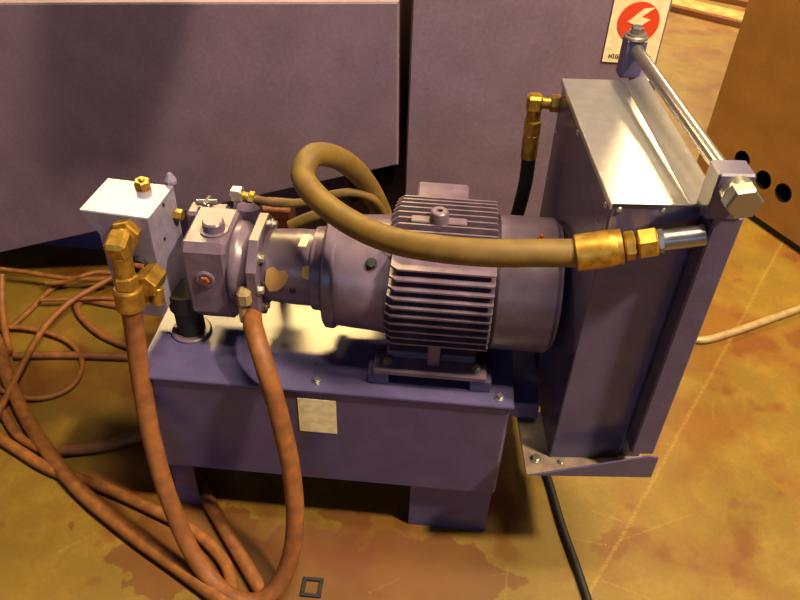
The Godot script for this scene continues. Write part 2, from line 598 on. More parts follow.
# ---------------------------------------------------------------- machines and cabinets behind
func build_background() -> void:
	# long housing with a sloping lower edge
	var t := thing("machine_housing", "long blue-grey machine housing with a sloping lower edge, beside the electrical cabinet", "machine", Vector3(-1.4, 0, -0.75))
	var st := mb()
	prism(st, Vector3(0, 0, -1.7), Vector3.RIGHT, Vector3.UP, [[-2.8, 0.02], [-1.77, 0.02], [-1.481, 0.116], [-0.289, 0.51], [-0.299, 0.925], [-1.24, 0.868], [-2.8, 0.80]], 0.95, 0.004)
	part(t, "cover", st, M.cabinet)
	st = mb()
	box(st, Vector3(-2.6, 0.0, -1.65), Vector3(-0.75, 0.42, -0.95), 0.004)
	box(st, Vector3(-0.75, 0.0, -1.65), Vector3(-0.28, 0.5, -0.95), 0.004)
	part(t, "base", st, M.paint, "recessed machine base")
	for k in 3:
		st = mb()
		rod(st, Vector3(-0.42 + k * 0.045, 0.34 + k * 0.03, -0.95), Vector3(-0.42 + k * 0.045, 0.34 + k * 0.03, -0.85), 0.02)
		part(t, "drain_pipe", st, M.dark)
	# electrical cabinet with the warning sign
	t = thing("electrical_cabinet", "tall blue-grey electrical cabinet with a lightning warning sign", "cabinet", Vector3(0.013, 0, -1.0))
	st = mb()
	box(st, Vector3(-0.269, 0.0, -1.3), Vector3(0.300, 1.75, -0.752), 0.004)
	part(t, "body", st, M.cabinet)
	build_sign()
	# brown cabinet on the right
	var c0 := Vector3(0.794, 0, -1.678)
	var dir := Vector3(0.504, 0, 0.864)
	var nrm := Vector3(-0.864, 0, 0.504)
	t = thing("brown_cabinet", "brown sheet-metal cabinet with three round black holes near its foot", "cabinet", c0)
	off = Vector3.ZERO
	t.basis = Basis(dir, Vector3.UP, nrm)
	# local: x along the face, y up, z out of the face
	var holes := []
	for h in [[742, 160], [763, 180], [783, 193]]:
		var d := ray(h[0], h[1])
		var k := (c0 - cam_pos).dot(nrm) / d.dot(nrm)
		var p := cam_pos + d * k - c0
		holes.append(Vector2(p.dot(dir), p.y))
	var body := CSGBox3D.new()
	body.name = "body"
	body.size = Vector3(1.6, 1.7, 0.6)
	body.position = Vector3(0.8, 0.03 + 0.85, -0.3)
	body.material = M.brown
	t.add_child(body)
	for h in holes:
		var cyl := CSGCylinder3D.new()
		cyl.name = "hole"
		cyl.radius = 0.034
		cyl.height = 0.2
		cyl.sides = 28
		cyl.operation = CSGShape3D.OPERATION_SUBTRACTION
		cyl.material = M.black
		body.add_child(cyl, true)
		cyl.rotation.x = PI / 2
		cyl.position = Vector3(h.x, h.y, 0.0) - body.position
	st = mb()
	box(st, Vector3(0.01, 0, -0.58), Vector3(1.58, 0.03, -0.012))
	part(t, "plinth", st, M.black)
	# boards lying on the floor far behind
	for b in [[[640, 4], [760, 33], 0.05, "nearer"], [[640, -14], [760, 10], 0.05, "farther"]]:
		var p0 := at(b[0][0], b[0][1], "y", 0.0)
		var p1 := at(b[1][0], b[1][1], "y", 0.0)
		var e := (p1 - p0).normalized()
		var bt := thing("wooden_board", "thick wooden board on the floor beyond the cabinets, the %s of two" % b[3], "board", p0, "boards on the floor")
		off = Vector3.ZERO
		bt.basis = Basis(e, Vector3.UP, e.cross(Vector3.UP))
		st = mb()
		box(st, Vector3(-0.4, 0.0, -0.16), Vector3(p0.distance_to(p1) + 0.8, 0.04, -0.02), 0.003)
		part(bt, "plank", st, M.wood)
		st = mb()
		box(st, Vector3(-0.38, 0.0, -0.02), Vector3(p0.distance_to(p1) + 0.78, 0.032, 0.0), 0.003)
		part(bt, "edge_strip", st, M.wood_dark)

func sign_xy(px: float, py: float) -> Array:
	var p := at(px, py, "z", -0.747)
	return [p.x, p.y]

func build_sign() -> void:
	var t := thing("warning_sign", "cream warning sign with white lightning bolt in a red disc", "sign", Vector3(0.234, 0.82, -0.752))
	var st := mb()
	prism(st, Vector3(0, 0, -0.752), Vector3.RIGHT, Vector3.UP, [[0.1745, 0.818], [0.2945, 0.818], [0.2945, 1.01], [0.1745, 1.01]], 0.003, 0.0004)
	part(t, "plate", st, M.cream)
	st = mb()
	lathe(st, Vector3(0.2365, 0.912, -0.749), Vector3(0, 0, 1), [[0, 0.0455], [0.0009, 0.0455], [0.0009, 0]], 48)
	part(t, "disc", st, M.red, "red disc")
	st = mb()
	var zig := []
	for q in [[490, 60], [388, 128], [452, 150], [350, 215], [243, 277], [335, 187], [283, 165], [410, 66]]:
		zig.append(sign_xy(590 + q[0] / 7.5, q[1] / 7.5))
	prism(st, Vector3(0, 0, -0.7481), Vector3.RIGHT, Vector3.UP, zig, 0.0009)
	part(t, "lightning_bolt", st, M.cream, "cream lightning bolt")
	var tm := TextMesh.new()
	var font := SystemFont.new()
	font.font_names = PackedStringArray(["Droid Sans"])
	font.font_weight = 700
	tm.font = font
	tm.text = "HIGH VOLTAGE"
	tm.font_size = 32
	tm.pixel_size = 0.00042
	tm.depth = 0.0006
	var o := MeshInstance3D.new()
	o.name = "lettering"
	o.mesh = tm
	o.material_override = M.ink
	t.add_child(o)
	o.position = Vector3(0.2345, 0.8325, -0.7487) - t.position

# ---------------------------------------------------------------- oil tank
func build_tank() -> void:
	var t := thing("oil_tank", "low blue-grey sheet-metal oil tank carrying the motor and pump, with a cream label", "tank", Vector3(-0.36, 0, -0.2))
	var xl := -0.722
	var xr := -0.008
	var st := mb()
	box(st, Vector3(xl, 0.168, -0.42), Vector3(xr, 0.440, 0.0), 0.006)
	part(t, "body", st, M.paint)
	st = mb()
	box(st, Vector3(xl - 0.006, 0.440, -0.426), Vector3(xr + 0.006, 0.450, 0.006), 0.0025)
	part(t, "top_plate", st, M.paint)
	# folded plate feet
	for s in [[xl + 0.004, 1.0], [xr - 0.004, -1.0]]:
		for zz in [[-0.022, -1.0], [-0.398, 1.0]]:
			st = mb()
			var x0: float = s[0]
			var x1: float = s[0] + s[1] * 0.175
			if s[1] > 0:
				x1 = s[0] + 0.05
			var z0: float = zz[0]
			var z1: float = zz[0] + zz[1] * 0.008
			box(st, Vector3(minf(x0, x1), 0.0, minf(z0, z1)), Vector3(maxf(x0, x1), 0.168, maxf(z0, z1)), 0.0)
			var z2: float = zz[0] + zz[1] * 0.12
			var x2: float = x0 + s[1] * 0.008
			box(st, Vector3(minf(x0, x2), 0.0, minf(z1, z2)), Vector3(maxf(x0, x2), 0.168, maxf(z1, z2)), 0.0)
			part(t, "leg", st, M.paint)
	st = mb()
	box(st, Vector3(-0.415, 0.324, 0.0), Vector3(-0.340, 0.420, 0.0012), 0.0004)
	part(t, "label", st, M.cream, "blank cream label")
	for p in [[-0.379, -0.018], [-0.03, -0.015], [-0.69, -0.39], [-0.36, -0.40], [-0.03, -0.40]]:
		piece(t, "lid_bolt", bolt_mesh, M.steel, Transform3D(Basis.IDENTITY, Vector3(p[0], 0.45, p[1])))
	# bearer that ties the cooler to the tank's end
	st = mb()
	box(st, Vector3(xr, 0.36, -0.30), Vector3(0.055, 0.40, -0.05), 0.003)
	part(t, "bearer", st, M.paint)

# ---------------------------------------------------------------- motor
const AX_Y := 0.61
const AX_Z := -0.165

func build_motor() -> void:
	var t := thing("electric_motor", "finned blue-grey electric motor mounted on the oil tank", "motor", Vector3(-0.16, 0.45, AX_Z))
	var ax := Vector3(0, AX_Y, AX_Z)
	var X := Vector3.RIGHT
	var st := mb()
	# drive-end shield with its rim
	lathe(st, ax + X * -0.373, X, [[0, 0.0], [0, 0.108], [0.004, 0.113], [0.018, 0.113], [0.022, 0.110], [0.022, 0.107], [0.10, 0.112], [0.115, 0.115], [0.115, 0.0]], 48)
	part(t, "end_shield", st, M.motor)
	st = mb()
	rod(st, ax + X * -0.262, ax + X * -0.062, 0.112, 48)
	part(t, "frame", st, M.motor)
	# fins: horizontal ones on both sides, upright ones above and below
	for q in 4:
		for i in (range(-3, 7) if q % 2 == 0 else range(-4, 5)):
			var h: float = i * 0.0172
			var inner := sqrt(maxf(0.112 * 0.112 - h * h, 0.0004)) - 0.006
			var outer := sqrt(0.1445 * 0.1445 - h * h * 0.6)
			if q == 1:
				continue      # the underside carries the feet
			st = mb()
			var w := 0.0030
			var x0 := -0.255 + 0.008 * absf(h) / 0.09
			var x1 := -0.064
			# profile in (x, r): ends sloped
			var ctr := Vector3((x0 + x1) * 0.5, 0, (inner + outer) * 0.5)
			var rot := Basis(X, q * PI / 2.0)
			# local: r along +z turned by quarter, h along the other axis
			var o1 := [Vector3(x0, h - w, inner), Vector3(x1, h - w, inner), Vector3(x1, h - w * 0.7, outer - 0.003), Vector3(x1 - 0.003, h - w * 0.6, outer), Vector3(x0 + 0.012, h - w * 0.6, outer), Vector3(x0, h - w * 0.7, outer - 0.010)]
			var o2 := []
			for p in o1:
				o2.append(Vector3(p.x, 2.0 * h - p.y, p.z))
			var f1 := []
			var f2 := []
			for p in o1:
				f1.append(ax + rot * p)
			for p in o2:
				f2.append(ax + rot * p)
			var c: Vector3 = ax + rot * (ctr + Vector3(0, h, 0))
			face(st, f1, c)
			face(st, f2, c)
			for k in 6:
				face(st, [f1[k], f1[(k + 1) % 6], f2[(k + 1) % 6], f2[k]], c)
			part(t, "fin", st, M.motor)
	# fan cover
	st = mb()
	lathe(st, ax + X * -0.058, X, [[0, 0], [0, 0.126], [0.002, 0.128], [0.102, 0.128], [0.108, 0.124], [0.108, 0.118], [0.114, 0.118], [0.114, 0.0]], 56)
	part(t, "fan_cover", st, M.motor)
	st = mb()
	lathe(st, ax + X * -0.064, X, [[0, 0.1], [0, 0.1275], [0.006, 0.1275], [0.006, 0.1]], 56)
	part(t, "cover_seam", st, M.dark, "thin dark seam ring")
	var hb := at(370, 261, "z", -0.062)
	piece(t, "shield_bolt", bolt_mesh, M.dark, upto((hb - Vector3(hb.x, AX_Y, AX_Z)).normalized(), Vector3(hb.x, AX_Y, AX_Z) + (hb - Vector3(hb.x, AX_Y, AX_Z)).normalized() * 0.110, 1.2))
	# screw on top of the fan cover
	var up := (Vector3(0, 1, 0.25)).normalized()
	st = mb()
	hexa(st, ax + X * 0.012 + up * 0.127, ax + X * 0.012 + up * 0.137, 0.007)
	rod(st, ax + X * 0.012 + up * 0.136, ax + X * 0.012 + up * 0.142, 0.004, 10)
	part(t, "cover_screw", st, M.copper, "brownish cover screw")
	# lifting lug
	st = mb()
	var lug := at(440, 208, "y", 0.768)
	lug.z = AX_Z + 0.018
	lathe(st, Vector3(lug.x, 0.745, lug.z), Vector3.UP, [[0, 0.0], [0, 0.019], [0.018, 0.017], [0.026, 0.0155], [0.028, 0.013], [0.028, 0.0055], [0.015, 0.005], [0.015, 0.0]], 24)
	box(st, Vector3(lug.x - 0.05, 0.748, lug.z - 0.01), Vector3(lug.x + 0.05, 0.754, lug.z + 0.01), 0.002)
	part(t, "lifting_lug", st, M.motor)
	# terminal box on the far side
	st = mb()
	box(st, Vector3(-0.212, 0.56, -0.365), Vector3(-0.120, 0.684, -0.285), 0.006)
	part(t, "terminal_box", st, M.motor)
	st = mb()
	box(st, Vector3(-0.218, 0.684, -0.372), Vector3(-0.114, 0.695, -0.28), 0.004)
	part(t, "terminal_box_lid", st, M.motor)
	# feet
	for s in [[-0.065, -0.022], [-0.308, -0.265]]:
		st = mb()
		box(st, Vector3(-0.272, 0.478, s[0]), Vector3(-0.058, 0.492, s[1]), 0.003)
		var pad := part(t, "foot", st, M.motor)
		for x in [-0.262, -0.068]:
			st = mb()
			box(st, Vector3(x - 0.02, 0.450, s[0] + 0.004), Vector3(x + 0.02, 0.478, s[1] - 0.004), 0.002)
			part(pad, "packing", st, M.paint)
		st = mb()
		var m: float = (s[0] + s[1]) * 0.5
		var inn := 0.035 if m < AX_Z else -0.035
		for x in [-0.160]:
			box(st, Vector3(x - 0.012, 0.492, minf(m + inn, m) - 0.006), Vector3(x + 0.012, 0.56, maxf(m + inn, m) + 0.002), 0.002)
		part(pad, "web", st, M.motor)
		for x in [-0.247, -0.078]:
			piece(t, "foot_bolt", bolt_mesh, M.zinc, Transform3D(Basis.IDENTITY.scaled(Vector3.ONE * 1.0), Vector3(x, 0.492, m)))
	# flat bars between feet and frame
	st = mb()
	box(st, Vector3(-0.25, 0.482, -0.27), Vector3(-0.08, 0.505, -0.06), 0.003)
	part(t, "cradle", st, M.motor)

# ---------------------------------------------------------------- pump and bell housing
# thin patch on a cylinder round the motor axis: outline in (x, angle above the horizontal towards the camera)
func patch(parent: Node, called: String, r: float, pts: Array, m: Material, label: String) -> void:
	var st := mb()
	var f1 := []
	var ctr := Vector3.ZERO
	for p in pts:
		var a := deg_to_rad(p[1])
		f1.append(Vector3(p[0], AX_Y + sin(a) * r, AX_Z + cos(a) * r))
		ctr += f1[-1] / pts.size()
	var inside := Vector3(ctr.x, AX_Y, AX_Z)
	var outm := (ctr - inside).normalized()
	var top: Vector3 = inside + outm * r
	for i in f1.size():
		face(st, [top, f1[i], f1[(i + 1) % f1.size()]], inside, sg)
		var a: Vector3 = f1[i]
		var b: Vector3 = f1[(i + 1) % f1.size()]
		face(st, [a, b, b - outm * 0.004, a - outm * 0.004], ctr)
	sg += 1
	part(parent, called, st, m, label)

func build_pump() -> void:
	var ax := Vector3(0, AX_Y, AX_Z)
	var X := Vector3.RIGHT
	var t := thing("bell_housing", "round grey bell housing between pump and motor with yellow paint marks", "housing", Vector3(-0.44, 0.51, AX_Z))
	var st := mb()
	lathe(st, ax + X * -0.492, X, [[0, 0], [0, 0.066], [0.012, 0.07], [0.06, 0.0735], [0.092, 0.0735], [0.094, 0.080], [0.112, 0.082], [0.118, 0.08], [0.118, 0.0]], 44)
	part(t, "body", st, M.motor)
	# square mounting flange with cut corners
	st = mb()
	var q := 0.088
	var cch := 0.045
	prism(st, Vector3(-0.512, AX_Y, AX_Z), Vector3(0, 1, 0), Vector3(0, 0, 1), [[q, -cch], [q, cch], [cch, q], [-cch, q], [-q, cch], [-q, -cch], [-cch, -q], [cch, -q]], 0.020, 0.002)
	part(t, "flange", st, M.motor)
	for a in [45, 135, 225, 315, 0, 180]:
		var d := Vector3(0, sin(deg_to_rad(a)), cos(deg_to_rad(a)))
		piece(t, "flange_bolt", bolt_mesh, M.zinc, upto(X, ax + X * -0.492 + d * 0.079, 1.15))
	patch(t, "paint_mark", 0.0748, [[-0.478, 30], [-0.466, 34], [-0.456, 28], [-0.444, 31], [-0.437, 22], [-0.443, 10], [-0.458, -2], [-0.474, -4], [-0.481, 10]], M.ochre, "ochre paint mark")
	patch(t, "paint_mark", 0.0755, [[-0.412, 38], [-0.397, 42], [-0.389, 36], [-0.388, 24], [-0.400, 20], [-0.412, 24]], M.yellow, "yellow paint mark")
	patch(t, "painted_highlight", 0.0755, [[-0.420, 92], [-0.405, 92], [-0.410, 68], [-0.425, 68]], M.cream, "painted pale highlight")  # highlight on top of the bell, drawn as a cream patch
	st = mb()
	rod(st, ax + X * -0.43 + Vector3(0, 0.0, 0.070), ax + X * -0.43 + Vector3(0, 0.0, 0.0765), 0.006, 14)
	part(t, "plug_hole", st, M.dark)
	# ---- pump
	t = thing("hydraulic_pump", "grey cast hydraulic pump with a round cap and a side plug, beside the valve block", "pump", Vector3(-0.58, 0.5, AX_Z))
	st = mb()
	# body: octagonal section along x
	var oc := [[-0.105, -0.05], [-0.105, 0.045], [-0.07, 0.073], [0.070, 0.073], [0.086, 0.060], [0.088, -0.05], [0.05, -0.075], [-0.07, -0.075]]
	prism(st, Vector3(-0.632, AX_Y, AX_Z), Vector3(0, 1, 0), Vector3(0, 0, 1), oc, 0.081, 0.006)
	part(t, "body", st, M.motor)
	st = mb()
	lathe(st, ax + X * -0.552, X, [[0, 0], [0, 0.078], [0.006, 0.082], [0.018, 0.080], [0.030, 0.070], [0.040, 0.066], [0.040, 0.0]], 40, true)
	part(t, "neck", st, M.motor)
	st = mb()
	var cap := at(213, 222, "y", 0.715)
	lathe(st, Vector3(cap.x, 0.690, cap.z), Vector3.UP, [[0, 0], [0, 0.026], [0.010, 0.026], [0.011, 0.0205], [0.026, 0.020], [0.029, 0.017], [0.029, 0.0]], 28)
	part(t, "cap", st, M.motor, "round raised cap")
	st = mb()
	var sp := at(205, 280, "z", -0.09)
	lathe(st, Vector3(sp.x, sp.y, -0.094), Vector3(0, 0, 1), [[0, 0], [0, 0.019], [0.004, 0.019], [0.006, 0.016], [0.006, 0.012], [0.003, 0.011], [0.003, 0.0]], 28)
	part(t, "plug_ring", st, M.motor)
	st = mb()
	hexa(st, Vector3(sp.x, sp.y, -0.092), Vector3(sp.x, sp.y, -0.083), 0.010)
	part(t, "side_plug", st, M.rust, "reddish brown side plug")
	# suction pipe into the tank
	st = mb()
	lathe(st, Vector3(-0.655, 0.45, -0.13), Vector3.UP, [[0, 0.0], [0, 0.032], [0.006, 0.032], [0.007, 0.028], [0.06, 0.028], [0.07, 0.034], [0.11, 0.034], [0.11, 0.0]], 28)
	part(t, "suction_pipe", st, M.black)
	st = mb()
	lathe(st, Vector3(-0.655, 0.45, -0.13), Vector3.UP, [[0, 0.0], [0, 0.040], [0.005, 0.040], [0.007, 0.037], [0.007, 0.0]], 28)
	part(t, "collar", st, M.motor)
	for b in [[184, 328], [203, 329]]:
		piece(t, "collar_bolt", bolt_mesh, M.copper, Transform3D(Basis.IDENTITY, at(b[0], b[1], "y", 0.4505)))
	# small needle valve behind the pump
	st = mb()
	var nv := at(207, 203, "z", -0.25)
	rod(st, Vector3(nv.x, 0.66, nv.z), Vector3(nv.x, nv.y, nv.z), 0.008)
	rod(st, nv + Vector3(-0.022, 0, 0), nv + Vector3(0.022, 0.004, 0), 0.006)
	rod(st, nv + Vector3(0.0, 0, -0.02), nv + Vector3(0.0, 0.008, 0.02), 0.005)
	part(t, "needle_valve", st, M.steel)
	st = mb()
	box(st, Vector3(-0.665, 0.62, -0.27), Vector3(-0.585, 0.675, -0.225), 0.006)
	part(t, "valve_housing", st, M.motor)
	st = mb()
	box(st, Vector3(-0.57, 0.62, -0.275), Vector3(-0.52, 0.698, -0.225), 0.010)
	part(t, "port_block", st, M.motor)
	# outlet lug below the flange, its lit look put into a pale colour
	st = mb()
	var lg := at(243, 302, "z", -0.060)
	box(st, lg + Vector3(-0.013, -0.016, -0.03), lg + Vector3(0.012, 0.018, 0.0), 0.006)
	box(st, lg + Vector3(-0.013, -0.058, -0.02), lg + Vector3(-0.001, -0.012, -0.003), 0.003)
	part(t, "outlet_lug", st, M.conduit, "outlet lug coloured pale as if lit")

# ---------------------------------------------------------------- valve block
func build_manifold() -> void:
	var t := thing("valve_block", "square grey valve block with a brass plug on its bright top", "valve block", Vector3(-0.735, 0.515, -0.15))
	t.rotation.y = deg_to_rad(-5.0)
	var st := mb()
	prism(st, Vector3(-0.800, 0, -0.207), Vector3.RIGHT, Vector3.UP, [[0.026, 0.53], [0.036, 0.515], [0.11, 0.515], [0.129, 0.545], [0.129, 0.75], [0.0, 0.75], [0.0, 0.742], [0.026, 0.70]], 0.112, 0.002)
	part(t, "body", st, M.block)
	st = mb()
	var b := at(142, 188, "y", 0.75)
	lathe(st, b, Vector3.UP, [[0, 0], [0, 0.014], [0.003, 0.0145], [0.003, 0.0]], 20)
	hexa(st, b + Vector3(0, 0.003, 0), b + Vector3(0, 0.018, 0), 0.0150, 0.3)
	rod(st, b + Vector3(0, 0.018, 0), b + Vector3(0, 0.023, 0), 0.006)
	part(t, "top_plug", st, M.brass, "brass hexagonal top plug")
	st = mb()
	var s := at(168, 182, "y", 0.75)
	lathe(st, s + Vector3(0, -0.0, -0.004), Vector3.UP, [[0, 0], [0, 0.012], [0.006, 0.012], [0.020, 0.004], [0.022, 0.0]], 8, false, true)
	part(t, "conical_plug", st, M.block)
	st = mb()
	var r := at(183, 197, "x", -0.671)
	hexa(st, Vector3(-0.671, r.y, -0.19), Vector3(-0.655, r.y, -0.19), 0.011)
	part(t, "side_plug", st, M.brass)
	for p in [[164, 203], [166, 237]]:
		st = mb()
		var w := at(p[0], p[1], "x", -0.6712)
		rod(st, w, w + Vector3(0.002, 0, 0), 0.0035, 12, 0.0005)
		part(t, "set_screw", st, M.black)
	# reddish port next to the elbow
	st = mb()
	var pr := at(143, 262, "z", -0.095)
	rod(st, pr, pr + Vector3(0, 0, 0.012), 0.017, 22)
	part(t, "port", st, M.dark)
	st = mb()
	rod(st, pr + Vector3(-0.02, 0.002, 0.012), pr + Vector3(0.014, 0.002, 0.012), 0.006)
	part(t, "port_clip", st, M.rust, "rusty clip")
	# adapter that takes the branch below
	st = mb()
	var sf := at(152, 284, "z", -0.055)
	hexa(st, Vector3(sf.x, sf.y, -0.095), Vector3(sf.x, sf.y + 0.002, -0.045), 0.024, 0.26, 6)
	part(t, "hexagon_adapter", st, M.brass, "brass hexagon adapter")
	for dx in [-0.011, 0.013]:
		st = mb()
		rod(st, Vector3(sf.x + dx, sf.y - 0.012, -0.066), Vector3(sf.x + dx, sf.y - 0.045, -0.058), 0.011)
		part(t, "adapter_stub", st, M.brass)

# ---------------------------------------------------------------- oil cooler
func build_cooler() -> void:
	var org := Vector3(0.077, 0.345, 0.03)
	var t := thing("oil_cooler", "tall blue-grey oil cooler box with foot bracket and tie rod, at the motor's fan end", "cooler", org)
	t.rotation.y = deg_to_rad(5.0)
	off = Vector3.ZERO
	var H := 0.579
	var st := mb()
	box(st, Vector3(0, 0.0, -0.42), Vector3(0.132, H - 0.003, 0), 0.002)
	part(t, "shroud", st, M.cooler)
	# lid folded over the shroud
	st = mb()
	box(st, Vector3(-0.003, H - 0.003, -0.423), Vector3(0.112, H, 0.003), 0.001)
	box(st, Vector3(-0.003, H - 0.012, -0.423), Vector3(0.0, H - 0.002, 0.003), 0.0008)
	part(t, "lid", st, M.aluminium, "bare metal lid")
	# sloped strip between lid and core
	st = mb()
	prism(st, Vector3(0, 0, -0.42), Vector3.RIGHT, Vector3.UP, [[0.114, H - 0.02], [0.152, H - 0.02], [0.152, H + 0.008], [0.148, H + 0.010], [0.114, H - 0.002]], 0.42, 0.0008)
	part(t, "core_strip", st, M.aluminium, "bare metal strip")
	# finned core, seen on its far side only
	st = mb()
	box(st, Vector3(0.132, 0.0, -0.415), Vector3(0.176, H - 0.02, -0.005), 0.002)
	part(t, "core", st, M.cooler)
	# headers
	for z in [[0.0, 0.040], [-0.46, -0.42]]:
		st = mb()
		box(st, Vector3(0.134, 0.062, z[0]), Vector3(0.176, H + 0.004, z[1]), 0.003)
		part(t, "header", st, M.cooler)
	# tie rod with its end blocks
	var ry := H + 0.055
	var rx := 0.143
	st = mb()
	var rb := rx - 0.018
	rod(st, Vector3(rb, ry, -0.44), Vector3(rx, ry, 0.03), 0.0112, 24)
	part(t, "tie_rod", st, M.zinc, "bright steel tie rod")
	st = mb()
	box(st, Vector3(rb - 0.019, H, -0.462), Vector3(rb + 0.019, ry + 0.016, -0.43), 0.002)
	var eb := part(t, "end_block", st, M.paint)
	st = mb()
	lathe(st, Vector3(rb, ry + 0.016, -0.446), Vector3.UP, [[0, 0.0], [0, 0.022], [0.004, 0.022], [0.006, 0.018], [0.009, 0.018], [0.009, 0.0]], 28)
	part(eb, "washer", st, M.zinc)
	st = mb()
	hexa(st, Vector3(rb, ry + 0.025, -0.446), Vector3(rb, ry + 0.037, -0.446), 0.012)
	part(eb, "bolt_head", st, M.steel)
	st = mb()
	box(st, Vector3(rx - 0.024, H - 0.0, 0.0), Vector3(rx + 0.027, ry + 0.018, 0.042), 0.003)
	eb = part(t, "end_block", st, M.cooler)
	st = mb()
	lathe(st, Vector3(rx + 0.004, ry - 0.006, 0.042), Vector3(0, 0, 1), [[0, 0.0], [0, 0.023], [0.012, 0.022], [0.016, 0.022], [0.016, 0.0]], 28)
	part(eb, "neck", st, M.zinc)
	st = mb()
	hexa(st, Vector3(rx + 0.004, ry - 0.006, 0.056), Vector3(rx + 0.004, ry - 0.006, 0.080), 0.025, 0.2)
	part(eb, "hexagon_plug", st, M.steel)
	# foot brackets: plate, lip and triangular web
	for e in [[0.040, 1.0], [-0.46, -1.0]]:
		st = mb()
		var z0: float = e[0]
		var z1: float = e[0] - e[1] * 0.155
		box(st, Vector3(-0.050, -0.006, minf(z0, z1)), Vector3(0.182, 0.0, maxf(z0, z1)), 0.001)
		var fb := part(t, "foot_plate", st, M.dusty)
		st = mb()
		prism(st, Vector3(0, 0, z0 - (0.0 if e[1] > 0 else 0.004)), Vector3.RIGHT, Vector3.UP, [[-0.040, 0.0], [0.186, 0.0], [0.186, 0.058], [0.168, 0.061]], 0.004, 0.0005)
		part(fb, "web", st, M.cooler)
		for bx in [-0.028, 0.02]:
			piece(fb, "foot_bolt", bolt_mesh, M.zinc, Transform3D(Basis.IDENTITY.scaled(Vector3.ONE * (1.1 if bx < 0 else 0.7)), Vector3(bx, 0.0, z0 - e[1] * (0.034 if bx < 0 else 0.028))))
	# screws along the lid's folded edges
	for k in [0, 2]:
		piece(t, "lid_screw", screw_mesh, M.zinc, upto(Vector3(0, 0, 1), Vector3(0.012 + k * 0.032, H - 0.013, 0.0)))
	for k in [0, 2, 5]:
		piece(t, "lid_screw", screw_mesh, M.zinc, upto(Vector3(-1, 0, 0), Vector3(0.0, H - 0.022, -0.40 + k * 0.075)))
	for k in 5:
		piece(t, "side_screw", screw_mesh, M.zinc, upto(Vector3(-1, 0, 0), Vector3(0.0, 0.06 + k * 0.105, -0.405)))

# ---------------------------------------------------------------- hoses with their fittings
func hose_thing(called: String, label: String, rows: Array, r: float, m: Material, sub := 8, group := "") -> Array:
	var pts := hose_points(rows)
	var c := Vector3.ZERO
	var low := 99.0
	for p in pts:
		c += p / pts.size()
		low = minf(low, p.y - r)
	var t := thing(called, label, "hose" if "hose" in called else "cable", Vector3(c.x, maxf(low, 0.0), c.z), group)
	var st := mb()
	tube(st, spline(pts, sub), r, 16 if r > 0.012 else 10)
	part(t, "hose_line" if "hose" in called else "cable_line", st, m)
	return [t, pts]

